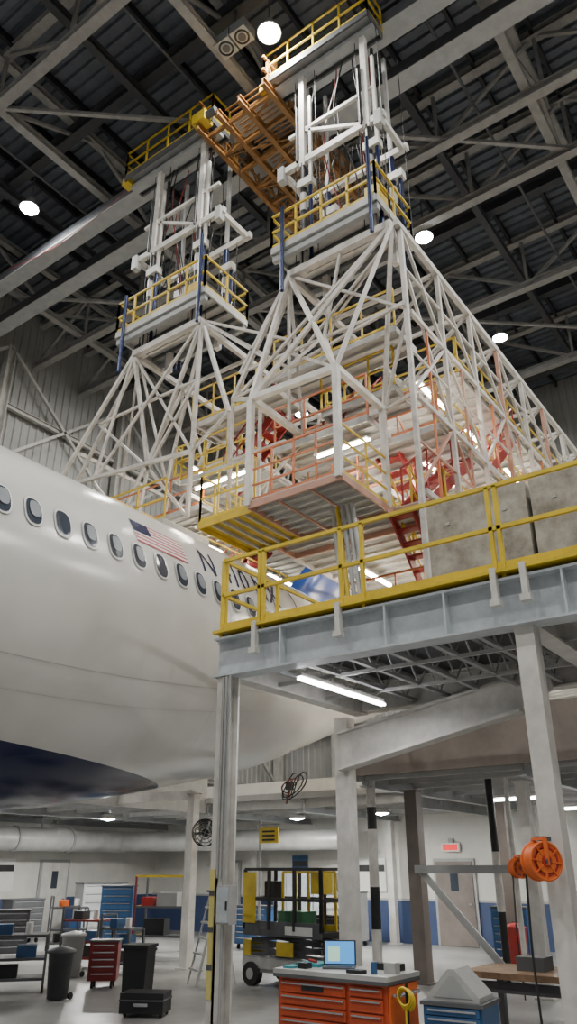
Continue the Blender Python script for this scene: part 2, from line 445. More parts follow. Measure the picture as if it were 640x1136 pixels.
b.prism([(-7.4,1.53+H),(-7.4,1.58+H),(-4.1,2.22+H),(-4.1,2.17+H)],'y',11.60,11.9,'white')
b.prism([(-7.4,2.13+H),(-7.4,2.17+H),(-4.3,2.68+H),(-4.3,2.64+H)],'y',11.60,11.9,'white')
for x in xs: b.beam((x,y0-.06,ZD-.1),(x,y0-.06,ZD+1.1),.05,.05,'yellow')
for z in (.55,1.1): b.beam((x0,y0-.06,ZD+z),(x1,y0-.06,ZD+z),.05,.05,'yellow')
b.beam((x0,y0-.06,ZD+.07),(x1,y0-.06,ZD+.07),.02,.10,'yellow')
b.rail([P(x0,y0,3.1),P(x0,y1,3.1)],1.1,'yellow',sp=1.3)
b.rail([P(x0,y1,3.1),P(-5.6,y1,3.1)],1.1,'yellow',sp=1.3)
b.box(x0-.08,x1,y0-.18,y0+.02,ZD-.04,ZD+.0,'yellow')
b.build()
def fluo(name,p,q,mt='tube',w=.12,energy=60,col=(1,.95,.85)):
    b=B(name); p=Vector(p);q=Vector(q)
    b.beam(p+Vector((0,0,.06)),q+Vector((0,0,.06)),w*1.5,.05,'white')
    b.tube(p,q,.025,mt,8); 
    b.tube(p+Vector((.05,0,0)),q+Vector((.05,0,0)),.025,mt,8)
    o=b.build(); L=(q-p).length; c=(p+q)/2
    ang=math.atan2(q.y-p.y,q.x-p.x)
    area('tube_light',c-Vector((0,0,.05)),L,energy,col,(0,0,ang),'RECTANGLE',.1,o)
    return o
fluo('fluorescent_light',P(-6.08,8.6,2.38),P(-6.08,10.9,2.38),'tubec',energy=50,col=(1,1,1),w=.07)
for (xa,xb) in ((-4.2,-2.78),(-2.72,-.6)):
    b=B('weathered_ballast_block'); z=ZD
    b.box(xa,xb,9.1,10.2,z+.1,z+1.55,'concblock')
    for x in (xa+.15,xb-.35): b.box(x,x+.2,9.12,10.18,z+.003,z+.1,'wood')
    for x in (xa+.3,xb-.3): b.box(x-.03,x+.03,9.09,9.1,z+1.2,z+1.24,'lgrey'); b.torus((x,9.6,z+1.55),(0,1,0),.08,.015,'dgrey',16,6)
    b.build()
b=B('hydraulic_mast_bundle')
for i,(dx,mt) in enumerate(((0,'lgrey'),(.13,'dyellow'),(.26,'grey'),(.39,'lgrey'),(.5,'lgrey'))):
    b.tube((-7.0+dx,11.5,ZD+.13),(-7.35+dx*.9,11.6,6.45+H),.045,mt)
b.box(-7.05,-6.4,11.35,11.65,ZD+.003,ZD+.13,'dgrey')
b.build()

# ---------------------------------------------------------------- tail dock
KD=.70
def dock_half(name,side):
    b=B(name,k=KD)
    D='dwhite'
    if side>0: xo,xi,xt,xti=-5.7,-9.7,-5.7,-8.7
    else: xo,xi,xt,xti=-16.6,-12.7,-14.2,-11.7
    Y0,Y1=12.2,31.0; n=10; dy=(Y1-Y0)/n
    zt=13.4
    for x in (xt,xti): b.beam(P(x,Y0-.2,zt),P(x,Y1,zt),.18,.22,D)
    lv=[11.1,8.9,6.7,4.6] if side>0 else [11.1,8.9,6.9]
    for z in lv:
        b.beam(P(xo,Y0+.2,z),P(xo,Y1,z),.12,.16,D); b.beam(P(xi,Y0+.9,z),P(xi,Y1,z),.12,.16,D)
    if side>0:
        for z in (12.25,10,7.8): b.beam(P(xo,Y0,z),P(xo,Y1,z),.07,.07,D if z>9 else 'pink')
    for i in range(n+1):
        y=Y0+dy*i
        m='pink' if i>1 and i%2 else D
        b.beam(P(xt,y,zt),P(xti,y,zt),.12,.14,D)
        if side>0:
            b.beam(P(xo,y,zt),P(xo,y,lv[-1]),.14,.14,m)
            if i<n: b.beam(P(xo,y+dy/2,11.1),P(xo,y+dy/2,4.6),.07,.07,'pink' if i%2 else 'dorange')
            b.beam(P(xti,y,zt),P(xi,y,11.1),.1,.1,D); b.beam(P(xi,y,11.1),P(xi,y,6.7),.1,.1,m)
            if i: b.beam(P(xo,y-dy,zt),P(xo,y,11.1),.1,.1,D)
            if i%2 and i<n: b.beam(P(xo,y,11.1),P(xo,y+dy,8.9),.09,.09,D)
            elif i<n: b.beam(P(xo,y,8.9),P(xo,y+dy,11.1),.09,.09,D)
            if i<n: b.beam(P(xo,y,zt),P(xti,y+dy,zt),.08,.08,D)
            b.beam(P(xo,y,zt),P(xi+1.2,y,11.1),.08,.08,D)
            if i<n: b.beam(P(xo,y,8.9 if i%2 else 6.7),P(xo,y+dy,6.7 if i%2 else 8.9),.08,.08,'pink')
        else:
            b.beam(P(xt,y,zt),P(xo,y,9.6),.12,.12,D); b.beam(P(xo,y,9.6),P(xo,y,6.9),.1,.1,D)
            b.beam(P(xti,y,zt),P(xi,y,8.9),.1,.1,D)
            b.beam(P(xt,y,zt),P(xi,y,8.9),.08,.08,D)
            if i<n: b.beam(P(xt,y,zt),P(xo,y+dy,9.6),.09,.09,D); b.beam(P(xo,y,9.6),P(xo,y+dy,6.9),.09,.09,D)
    for k,z in enumerate(lv):
        xa,xb=(xi,xo-.1) if side>0 else (xo+.1,xi)
        if side>0 and z<5: xa=-8.4
        if side<0 and z>10: xa=-15.4
        ys=Y0+1.4+ (k==0)*1.5
        b.deck(xa,xb,ys,Y1,z+H,'galv','lgrey' if k%2 else 'dwhite',.4)
        for x in (xa+.05,xb-.05): b.rail([P(x,ys,z),P(x,Y1,z)],1.05,'dyellow',.028,sp=1.8)
        b.rail([P(xa,ys,z),P(xb,ys,z)],1.05,'dyellow' if k%2==0 else 'dorange',.028)
    return b
b=dock_half('tail_dock_scaffold',1)
D='dwhite'
TR1,TR2=P(-8.7,12,13.4),P(-5.8,12,13.4)
F1,F2,F3,F4=P(-8.8,10.75,9.15),P(-6.65,10.75,9.05),P(-6.65,12.7,9.05),P(-8.8,12.7,9.15)
b.beam(TR1,TR2,.24,.28,D)
for a,c in ((F1,F2),(F2,F3),(F3,F4),(F4,F1)): b.beam(a,c,.19,.19,'white')
for (x,y) in ((-8.8,10.75),(-6.65,10.75),(-6.65,12.6)): b.beam(P(x,y,6.6),P(x,y,9.1),.18,.18,'white')
for a,c in ((TR1,F1),(TR1,F2),(TR2,F2),(TR2,F1),(TR2,F3),(TR1,P(-10.4,12,10.4)),
            (P(-10.4,12,10.4),F1)):
    b.beam(a,c,.13,.13,D)
for a,c in ((TR1,F4),(TR2,P(-9.6,11.4,10.0)),(TR1,P(-5.7,12.3,11.1)),(TR2,P(-5.7,14.08,8.9)),(P(-5.7,12.3,11.1),F3),(P(-8.7,12.1,11.1),F2),
            (P(-5.7,12.1,11.1),P(-10.2,12,11.1)),(P(-10.4,12,10.4),P(-5.7,12.1,11.15)),(P(-10.2,12,11.1),TR1),
            (P(-10.4,12,10.4),P(-10.4,12,7)),(P(-5.7,12.25,8.9),F3),(P(-8.7,12,13.3),P(-8.7,12,9.2)),(P(-7.2,12,13.3),P(-7.7,12,11.1)),(P(-7.7,12,11.1),F1),(P(-7.7,12,11.1),F2),
            (P(-10.4,12,8.7),P(-8.8,12,8.7)),(P(-10.4,12,7.1),P(-8.8,12.7,9))):
    b.beam(a,c,.09,.09,D)
z=6.7+H
b.deck(-8.8,-6.6,10.75,12.7,z,'galv','lgrey',.25,'x','pink')
for x in (-8.1,-7.3): b.beam((x,10.8,z-.16),(x,12.7,z-.16),.06,.06,'pink')
b.deck(-10.3,-8.83,10.9,12.7,z,'dyellow','lgrey',.25,'y','dyellow')
b.deck(-9.6,-5.8,12.72,13.5,z-.01,'galv','lgrey',.3,'x','pink')
b.rail([(-8.8,10.8,z),(-6.65,10.8,z)],1.1,'dorange',.026,(.33,.66),.55)
b.rail([(-6.62,10.8,z),(-6.62,12.7,z)],1.1,'dyellow',.026,(.33,.66),.9)
b.rail([(-8.8,10.95,z),(-10.3,10.95,z),(-10.3,12.7,z)],1.1,'yellow',.026,(.5,),.5)
b.rail([(-8.8,12.6,z),(-7.2,12.6,z)],1.1,'dorange',.026)
for zz,ya,m,xa,xb in ((8.9,12.4,'dorange',-9.4,-6.9),(11.1,12.6,'dyellow',-9.6,-6.2),(7.8,13.6,'dorange',-9.3,-7.2),(10.0,13.2,'dyellow',-8.6,-6.6)):
    b.deck(xa,xb,ya,ya+1.0,zz+H,'galv','lgrey',.3)
    b.rail([P(xa,ya,zz),P(xb,ya,zz)],1.05,m,.028,sp=.8)
b.stair(P(-6.15,12.9,6.7),P(-6.15,15.6,8.9),.6,'stred','stred')
b.stair(P(-6.5,14.8,4.7),P(-6.5,12.9,6.7),.5,'stred','dyellow')
b.stair(P(-6.15,16.5,8.9),P(-6.15,19.0,11.1),.6,'stred','stred')
b.stair(P(-8.4,13.4,8.9),P(-8.4,15.4,11.1),.6,'stred','stred')
b.stair(P(-7.4,16.6,6.7),P(-7.4,14.2,8.9),.6,'stred','dorange')
b.stair(P(-6.15,20,4.6),P(-6.15,22.6,6.7),.6,'stred','dyellow')
b.stair(P(-6.15,23,6.7),P(-6.15,25.6,8.9),.6,'stred','stred')
b.build()
b=dock_half('tail_dock_scaffold',-1)
TL1,TL2=P(-14.2,12,13.4),P(-11.6,12,13.4)
b.beam(TL1,TL2,.24,.28,D)
N1,N2,N3,N4=P(-16.5,11.6,9.6),P(-15.1,11.8,9.5),P(-13.2,12,9.4),P(-11.7,12,9.4)
for a,c in ((TL1,N1),(TL1,N3),(TL2,P(-9.9,11.3,9.5)),(TL2,P(-11.7,12,7.6)),(N1,N4),(TL2,N3)):
    b.beam(a,c,.13,.13,D)
for a,c in ((TL1,N2),(TL1,N4),(TL2,N2),(TL2,P(-9.4,12,11.2)),
            (N4,P(-9.9,11.3,9.5)),(P(-9.9,11.3,9.5),P(-10.4,12,7)),(N1,P(-13.5,12,7.6)),(N2,P(-13.5,12,7.6)),(N3,P(-13.5,12,7.6)),(N3,P(-11.7,12,7.6)),(P(-13.5,12,7.6),P(-11.7,12,7.6)),
            (P(-15.4,12,11.5),P(-11.65,12,11.5)),(P(-15.4,12,11.5),N3),(P(-11.65,12,11.5),N3),(N1,P(-16.6,12.4,6.9)),(P(-13.5,12,7.6),P(-16.6,12.4,6.9)),
            (TL2,P(-9.0,13,11.1)),(TL2,P(-8.8,12.2,11.6))):
    b.beam(a,c,.09,.09,D)
b.deck(-13.6,-11.7,11.2,12.8,7.3+H,'galv','lgrey',.3)
b.rail([P(-13.6,11.25,7.3),P(-11.7,11.25,7.3)],1.05,'dyellow',.028,sp=.8)
b.rail([P(-13.6,11.2,7.3),P(-13.6,12.8,7.3)],1.05,'dyellow',.028)
b.deck(-13,-10.6,13,14.2,9.4+H,'galv','lgrey',.3)
b.rail([P(-13,13,9.4),P(-10.6,13,9.4)],1.05,'dyellow',.028,sp=.8)
b.deck(-12.9,-9.9,13.2,14.2,11.2+H,'galv','dwhite',.3)
b.rail([P(-12.9,13.2,11.2),P(-9.9,13.2,11.2)],1.05,'dyellow',.028,sp=.8)
b.stair(P(-12.3,14.2,9.4),P(-10.4,14.2,11.2),.6,'stred','stred','x')
b.stair(P(-13.6,15.2,6.9),P(-13.6,17.4,8.9),.6,'stred','dorange')
b.build()
for z in (11.0,8.75,6.55,4.45):
    for y in (14.6,17.4,20.2,23,25.8,28.6):
        for x in ((-6.7,-8.6) if z>5 else (-7,)):
            fluo('dock_tube_light',P(x,y,z-.15),P(x,y+1.5,z-.15),'tube',energy=80,col=(1,.89,.72))
for z in (11.0,8.75,6.75):
    for y in (14.6,18.4,22.2): fluo('dock_tube_light',P(-14.2,y,z-.15),P(-14.2,y+1.5,z-.15),'tube',energy=55,col=(1,.89,.72))
fluo('dock_tube_light',P(-12.7,13.3,9.15),P(-11,13.3,9.15),'tube',energy=36,col=(1,.9,.74))
fluo('dock_tube_light',P(-8.6,12.9,8.6),P(-7.2,12.9,8.6),'tube',energy=36,col=(1,.9,.74))

# suspension towers
def tower(ma,mb,px0,px1,tx0,tx1):
    b=B('telescopic_hoist_tower')
    zt=20.9+H
    b.deck(tx0,tx1,11.7,12.5,zt,'grey','dgrey',.4)
    b.box(tx0,tx1,11.95,12.25,zt-.35,zt-.2,'grey')
    b.rail([(tx0,11.7,zt),(tx1,11.7,zt)],1.05,'dyellow',.024,sp=.9); b.rail([(tx0,11.7,zt),(tx0,12.5,zt)],1.05,'dyellow',.024)
    b.rail([(tx1,11.7,zt),(tx1,12.5,zt)],1.05,'dyellow',.024)
    b.box(tx0+.1,tx0+.6,12.0,12.4,zt,zt+.4,'dyellow'); b.tube((tx0+.6,12.2,zt+.22),(tx0+1.0,12.2,zt+.22),.14,'dorange',12)
    b.box(tx0-.2,tx0+.1,11.75,12.05,zt-.25,zt+.05,'dyellow')
    b.box(tx1-.8,tx1-.4,12.0,12.4,zt,zt+.5,'tan'); b.box(tx1-.3,tx1-.05,12.0,12.4,zt,zt+.35,'dyellow')
    for x in (ma,mb):
        b.beam((x,12.1,zt-.3),(x,12.1,17.0+H),.16,.16,'white')
        b.beam((x+.24,12.1,19.6+H),(x+.24,12.1,16.3+H),.08,.08,'white')
        b.beam((x,13.3,zt+.2),(x,13.3,17.4+H),.10,.10,'lgrey')
        b.tube((x+.12,12.35,20.3+H),(x+.12,12.35,17.2+H),.05,'black',8); b.tube((x-.14,12.0,19.3+H),(x-.14,12.0,17.2+H),.04,'black',8)
        for y in (12.1,13.3):
            b.tube((x,y,17.1+H),(x,y,13.5+H),.085,'black' if y<13 else 'rodblue',10); b.tube((x+.22,y,16.5+H),(x+.22,y,13.5+H),.055,'rodblue',8)
            for dx in (-.25,.42): b.tube((x+dx,y,zt-.2),(x+dx,y,13.5+H),.012,'black',5)
            b.box(x-.12,x+.32,y-.12,y+.12,16.2+H,16.45+H,'white')
            b.tube((x,y,16.0+H),(x,y,15.4+H),.1,'lgrey',10)
    for y in (12.1,13.3):
        b.beam((px0-.1,y,17.2+H),(px1+.15,y,17.2+H),.14,.2,'white')
    b.beam((px0+.2,12.1,18.4+H),(px1-.1,12.1,18.4+H),.09,.1,'white')
    b.beam((ma,12.1,18.4+H),(mb,12.1,17.2+H),.08,.08,'white')
    for x in (px0,px1): 
        b.beam((x,12.1,17.2+H),(x,13.3,17.2+H),.12,.18,'white')
        b.box(x-.1,x+.1,11.94,12.16,16.8+H,17.3+H,'lgrey')
    zm=14.1+H
    b.deck(px0,px1,11.6,13.4,zm,'lgrey','dgrey',.35,'x','lgrey')
    b.beam((px0,11.7,zm-.3),(px1,11.7,zm-.3),.12,.2,'grey'); b.beam((px0,13.3,zm-.3),(px1,13.3,zm-.3),.12,.2,'grey')
    b.rail([(px0,11.6,zm),(px1,11.6,zm),(px1,13.4,zm),(px0,13.4,zm),(px0,11.6,zm)],1.05,'dyellow',.026,sp=.75)
    for x in (ma,mb):
        for y in (12.1,13.1): b.beam((x,y,zm-.1),(x,y,13.3+H),.16,.16,'white')
    b.tube((px1-.1,11.5,15.9+H),(px1-.1,11.5,12.9+H),.05,'rodblue',8); b.tube((px0+.4,11.5,15.2+H),(px0+.4,11.5,12.5+H),.05,'rodblue',8)
    b.box(mb-.1,mb+.3,11.9,12.3,zm,zm+.7,'dyellow'); b.box(ma+.5,ma+.9,12.2,12.6,zm,zm+.5,'dgrey'); b.box(ma+1.1,ma+1.3,12.2,12.5,zm,zm+.9,'lgrey')
    for k in range(7):
        mt=('dred','black','black')[k%3]
        pts=[]; xs_=ma+.05+k*.3
        sh=random.random()*2; am=.15+.25*random.random(); top=20.7-random.random()*.5; bot=14.2+random.random()*1.6
        for i in range(17):
            t=i/16; z=top+(bot-top)*t; sw=math.sin(t*math.pi)*am
            pts.append((xs_+sw*math.sin(t*4+sh*3),12.45+.25*math.cos(t*3+sh*2),z+H))
        b.path(pts,.019,mt,5)
    for k in range(3):
        xa=px0+.5+.8*k; pts=[]
        for i in range(13):
            t=i/12; pts.append((xa+.7*t,12.45,17.2-(1.2+.3*k)*math.sin(math.pi*t)+H))
        b.path(pts,.017,'black',5)
    b.build()
tower(-8.3,-6.3,-8.95,-5.95,-9.4,-5.9)
tower(-13.9,-12.0,-14.6,-11.2,-15.2,-11.4)
b=B('festoon_power_cable')
pts=[]
for i in range(21):
    t=i/20; pts.append((-22.3+6.9*t,12.2,23.0-.5*math.sin(t*math.pi)))
b.path(pts,.012,'dred',5)
b.build()

# ---------------------------------------------------------------- annex / low level
YA=22; XA=-22
b=B('wall_annex_back'); b.box(XA,12,YA,YA+.2,1.1,4.6,'wall'); b.box(XA,12,YA,YA+.2,0,1.1,'wallblue'); b.box(XA,12,YA-.02,YA,1.08,1.14,'seam'); b.build()
b=B('wall_annex_left'); b.box(XA-.2,XA,0,YA,1.1,4.2,'wall'); b.box(XA-.2,XA,0,YA,0,1.1,'wallblue'); b.build()
def lowceil(name,xa,xb,ya,yb,z):
    b=B(name); b.box(xa,xb,ya,yb,z,z+.15,'ceil')
    y=ya+.1
    while y<yb: b.beam((xa,y,z-.12),(xb,y,z-.12),.06,.22,'ceil'); y+=1.0
    x=xa+.5
    while x<xb: b.ibeam((x,ya,z-.2),(x,yb,z-.2),.15,.3,'grey'); x+=3.2
    return b
b=lowceil('ceiling_annex_left',XA,-15.2,0,16.8,3.55); b.box(-15.25,-15.15,0,17,3.3,4.2,'lgrey'); b.build()
b=lowceil('ceiling_annex_rear',XA,-8.6,17,YA,3.55); b.build()
b=lowceil('ceiling_annex_right',-8.6,12,13.6,YA,3.7)
b.box(-8.6,12,13.5,13.6,3.55,4.55,'taupe'); b.build()
def tcol(b,x,y,h,mt,w=.22):
    b.box(x-w/2,x+w/2,y-w/2,y+w/2,0,h,mt); b.box(x-w*.8,x+w*.8,y-w*.8,y+w*.8,0,.03,mt); b.box(x-w*.7,x+w*.7,y-w*.7,y+w*.7,h-.03,h,mt)
for (x,y,m,h) in ((-15.3,16.6,'white',3.2),(-15.3,10,'white',3.2),(-15.4,4,'white',3.2),(-21.6,8,'white',3.2),(-21.6,14,'white',3.2),(-17,21.6,'white',3.2),(-12,21.6,'white',3.2),(-7.6,14.7,'taupe',3.34),(-2,14,'white',3.34),(-5.15,14.2,'white',3.34),(1,14,'white',3.34),(-6.9,17.5,'taupe',3.34)):
    b=B('annex_support_post'); tcol(b,x,y,h,m,.26 if m=='taupe' else .2); b.build()
b=B('annex_support_post'); tcol(b,-12.7,13.8,3.5,'white',.2); b.beam((-12.7,13.8,3.45),(-15.12,13.8,3.45),.15,.2,'white')
b.build()
b=B('striped_pipe_post')
x,y=-8.1,13.9
for i,(za,zb_) in enumerate(((0,.9),(.9,1.6),(1.6,2.6),(2.6,3.0),(3.0,3.5))): b.tube((x,y,za),(x,y,zb_),.09,('white','black','white','black','white')[i],12)
b.build()
b=B('pipe_support_frame')
b.beam((-7.45,14.3,1.9),(-5.3,15.3,1.9),.12,.14,'grey'); b.beam((-7.4,14.4,1.9),(-5.9,14.9,.1),.12,.12,'lgrey')
b.tube((-6.1,15,0),(-6.1,15,3.5),.07,'black',10); b.tube((-6.1,15,1.2),(-6.1,15,2.2),.075,'white',10)
b.tube((-5.8,15.1,0),(-5.8,15.1,3.5),.05,'white',10)
b.build()
b=B('ventilation_duct')
b.tube((-20.9,0,2.72),(-20.9,19.5,2.72),.33,'galv',18)
for y in range(1,19,2): b.tube((-20.9,y,2.72),(-20.9,y+.08,2.72),.36,'grey',18)
b.tube((-20.9,19.2,2.72),(-13,21.2,2.72),.3,'galv',18)
for y in (4,8,12,16): b.beam((-20.9,y,3.0),(-20.9,y,3.4),.04,.04,'grey')
b.build()
def door(name,wall,u,w=1.0,h=2.1,mt='white'):
    b=B(name)
    if wall=='back':
        Y=YA-.025
        b.box(u-w/2-.08,u+w/2+.08,Y-.04,Y,0,h+.08,'grey'); b.box(u-w/2,u+w/2,Y-.07,Y-.03,0.01,h,mt)
        b.box(u+w/2-.16,u+w/2-.06,Y-.12,Y-.07,1,1.06,'chrome'); b.box(u-.12,u+.12,Y-.075,Y-.068,1.35,1.85,'glass')
    else:
        X=XA+.005
        b.box(X,X+.04,u-w/2-.08,u+w/2+.08,0,h+.08,'grey'); b.box(X+.03,X+.07,u-w/2,u+w/2,0.01,h,mt)
        b.box(X+.07,X+.12,u+w/2-.16,u+w/2-.06,1,1.06,'chrome'); b.box(X+.068,X+.075,u-.12,u+.12,1.35,1.85,'glass')
    b.build()
door('door_1','back',-10.2,1.1,mt='taupe'); door('door_2','back',-18.5); door('door_3','back',-4.5)
door('door_4','left',9.6,1.0); door('door_5','left',11.2,1.0); door('door_6','left',17.5,1.0)
b=B('exit_sign'); b.box(-10.5,-9.95,YA-.14,YA-.06,2.35,2.58,'paper'); b.box(-10.45,-10.0,YA-.15,YA-.14,2.39,2.54,'exit'); b.box(-10.3,-10.15,YA-.08,YA,2.58,2.7,'grey'); b.build()
def notice(name,u,z,w,h,mt,wall='back'):
    b=B(name)
    if wall=='back': b.box(u,u+w,YA-.05,YA-.022,z,z+h,mt); b.box(u+.03,u+w-.03,YA-.055,YA-.05,z+h*.6,z+h*.8,'black')
    else: b.box(XA+.001,XA+.03,u,u+w,z,z+h,mt); b.box(XA+.03,XA+.035,u+.03,u+w-.03,z+h*.6,z+h*.8,'black')
    b.build()
notice('notice_board',-13.6,1.3,1.2,.9,'paper'); notice('wall_poster',-15.8,1.5,.6,.8,'blue'); notice('wall_poster',-7.6,1.4,.5,.7,'paper')
notice('wall_poster',12.8,1.5,.6,.8,'blue','left'); notice('notice_board',14.6,1.3,1.4,.9,'paper','left'); notice('wall_poster',7.6,1.4,.6,.6,'red','left')
b=B('eyewash_hanging_sign'); 
sx,sy=-11.75,15.4
b.box(sx-.27,sx+.27,sy-.02,sy+.02,2.45,2.78,'yellow')
for z in (2.7,2.61,2.52): b.box(sx-.18,sx+.18,sy-.025,sy-.02,z-.02,z+.02,'black')
b.tube((sx-.3,sy+.05,2.95),(sx-.3,sy+.05,0),.03,'grey'); b.tube((sx-.3,sy+.05,0),(sx-.3,sy+.05,.03),.2,'grey',14)
b.beam((sx-.3,sy+.05,2.85),(sx+.27,sy+.05,2.85),.03,.03,'grey')
for dx in (-.2,.2): b.beam((sx+dx,sy+.02,2.75),(sx+dx,sy+.05,2.85),.01,.01,'grey')
b.build()
for (x,y,z) in ((-18,7,3.2),(-18,12,3.2),(-18,16,3.2),(-13.5,19,3.2),(-10.5,18.5,3.2)):
    b=B('annex_ceiling_lamp',loc=(x,y,z)); b.lathe([(.02,.14),(.2,.1),(.22,0),(.2,0)],(0,0,0),'white'); b.lathe([(.2,0),(.001,-.05)],(0,0,0),'lamp')
    o=b.build(False); area('lamp_light',(0,0,-.08),.4,165,(1,.96,.88),parent=o)
for (x,y) in ((-6.5,16.2),(-6.5,19.6),(-2.5,16.2),(-2.5,19.6),(2,17)):
    fluo('annex_strip_light',(x,y,3.2),(x+1.3,y,3.2),'tubec',energy=58,col=(1,.97,.9))

# ---------------------------------------------------------------- ground objects
b=B('orange_tool_bench')
X0,X1,Y0,Y1=-5.34,-4.1,7.15,7.75
b.box(X0,X1,Y0+.03,Y1,.14,.93,'rorange'); b.box(X0-.03,X1+.03,Y0-.02,Y1+.03,.93,.96,'dgrey'); b.box(X0-.03,X1+.03,Y0-.02,Y1+.03,.96,1.0,'lgrey')
nx=[(X0+.04,X0+.80),(X0+.84,X1-.04)]
for c,(xa,xb) in enumerate(nx):
    rows=(.16,.34,.48,.60,.70,.80,.91) if c==0 else (.16,.38,.55,.70,.82,.91)
    for r in range(len(rows)-1):
        b.box(xa,xb,Y0+.008,Y0+.03,rows[r]+.008,rows[r+1]-.008,'rorange'); b.box(xa+.02,xb-.02,Y0-.008,Y0+.01,rows[r+1]-.035,rows[r+1]-.022,'chrome')
b.box(X1,X1+.02,Y0+.05,Y1-.02,.16,.92,'orange'); b.box(X0+.3,X0+.55,Y0-.002,Y0+.008,.83,.87,'black')
for x in (X0+.1,X1-.1):
    for y in (Y0+.12,Y1-.1):
        b.tube((x-.025,y,.07),(x+.025,y,.07),.07,'rubber',14); b.box(x-.035,x+.035,y-.04,y+.04,.1,.14,'chrome')
b.tube((X1+.08,Y0+.08,.85),(X1+.08,Y1-.1,.85),.018,'chrome'); b.box(X1+.0,X1+.08,Y0+.08,Y0+.1,.84,.86,'chrome'); b.box(X1,X1+.08,Y1-.12,Y1-.1,.84,.86,'chrome')
b.build()
b=B('laptop_computer',loc=(-4.82,7.5,1.0),rz=.5)
b.box(-.16,.16,-.11,.11,0.001,.018,'dgrey'); b.box(-.13,.13,-.07,.05,.018,.021,'black')
b.prism([(.11,.018),(.125,.018),(.17,.235),(.155,.235)],'x',-.165,.165,'black')
b.add([(-.15,.1095,.03),(.15,.1095,.03),(.15,.151,.225),(-.15,.151,.225)],[(0,1,2,3)],'screen')
b.add([(-.12,.1105,.05),(.0,.1105,.05),(.0,.138,.18),(-.12,.138,.18)],[(0,1,2,3)],'screenw')
b.build()
b=B('bench_tool_clutter')
b.box(-5.3,-5.02,7.42,7.7,1.0,1.03,'teal'); b.box(-4.5,-4.2,7.62,7.73,1.0,1.06,'black'); b.tube((-4.3,7.3,1.0),(-4.3,7.3,1.1),.03,'blue',12)
b.box(-5.15,-5.05,7.25,7.35,1.0,1.05,'black'); b.box(-5.3,-5.18,7.2,7.35,1.0,1.02,'teal')
b.tube((-5.25,7.6,1.04),(-5.1,7.5,1.04),.015,'red'); b.box(-4.55,-4.38,7.2,7.3,1.0,1.03,'black'); b.box(-4.25,-4.13,7.4,7.5,1.0,1.09,'lgrey')
b.build()
b=B('blue_drawer_cabinet',loc=(-3.55,7.55,0),rz=.1)
b.box(-.27,.27,-.24,.25,.12,.80,'blue')
for r,(za,zb_) in enumerate(((.14,.3),(.31,.44),(.45,.56),(.57,.65),(.66,.72),(.73,.79))):
    b.box(-.25,.25,-.26,-.24,za,zb_,'blue'); b.box(-.22,.22,-.275,-.258,zb_-.03,zb_-.015,'chrome')
b.box(-.29,.29,-.27,.27,.80,.83,'dgrey')
for x in (-.21,.21):
    for y in (-.18,.18): b.tube((x-.02,y,.06),(x+.02,y,.06),.06,'rubber',12)
b.prism([(-.24,.83),(.24,.83),(.24,.87),(.03,1.08),(-.03,1.08),(-.24,.87)],'y',-.2,.2,'lgrey')
b.prism([(-.18,.86),(.18,.86),(.02,1.03),(-.02,1.03)],'y',-.205,-.2,'grey')
b.build()
b=B('coiled_yellow_air_hose')
for k in range(4): b.torus((-3.92,7.16+.02*k,.86-.01*k),(.2,1,.1),.07+.005*k,.010,'yellow')
b.tube((-3.92,7.19,.78),(-3.92,7.19,.02),.01,'yellow'); b.tube((-3.92,7.22,0),(-3.92,7.22,.96),.015,'black'); b.tube((-3.92,7.22,0),(-3.92,7.22,.03),.06,'black',14)
b.build()
b=B('wood_top_work_table')
b.box(-4.1,-1.2,8.8,9.7,.86,.92,'wood')
for x in (-4.0,-2.6,-1.3):
    for y in (8.9,9.6): b.beam((x,y,0),(x,y,.86),.07,.07,'dgrey')
b.beam((-4,9.6,.3),(-1.3,9.6,.3),.05,.05,'dgrey'); b.beam((-4,8.9,.78),(-1.3,8.9,.78),.05,.1,'dgrey')
b.box(-3.9,-1.4,8.95,9.55,.3,.33,'wood')
b.build()
b=B('workshop_parts_on_table')
b.box(-3.6,-3.3,9.1,9.4,.92,1.05,'dgrey'); b.box(-2.5,-2.1,9.0,9.4,.92,1.02,'black'); b.tube((-3.0,9.3,.92),(-3.0,9.3,1.15),.04,'green',12)
b.tube((-1.8,9.2,.92),(-1.8,9.2,1.08),.09,'red',14); b.build()
def reel(name,c,ax,R):
    b=B(name); c=Vector(c); ax=Vector(ax).normalized(); k_=R/.23
    for s_ in (-.11,.11):
        p=c+ax*s_*k_; b.torus(p,ax,R*.97,.012,'orange',28,6)
        b.tube(p-ax*.008,p+ax*.008,R*.62,'orange',28); b.tube(p-ax*.02,p+ax*.02,R*.3,'red',18)
        u=ax.orthogonal().normalized(); w=ax.cross(u)
        for k in range(8):
            a=k*math.pi/4; d=u*math.cos(a)+w*math.sin(a); b.beam(p+d*R*.3,p+d*R*.97,.03,.012,'orange')
    for k in range(6):
        for rr in (.86,.74): b.torus(c+ax*(-.09+.036*k)*k_,ax,R*rr,.016,'orange' if rr>.8 else 'red',28,6)
    b.tube(c-ax*.16*k_,c+ax*.16*k_,.025,'dgrey')
    for sg in (-1,1): b.beam(c+ax*.14*k_*sg+Vector((0,0,-R*.2)),c+ax*.14*k_*sg+Vector((0,0,R*1.15)),.04,.025,'orange')
    b.beam(c+ax*.14*k_+Vector((0,0,R*1.15)),c-ax*.14*k_+Vector((0,0,R*1.15)),.04,.025,'orange')
    return b,c
b,c=reel('orange_hose_reel',(-2.77,7.92,1.97),(.75,-.6,0),.17)
b.beam(c+Vector((0,0,.2)),(-2.74,8.12,2.17),.05,.04,'dgrey')
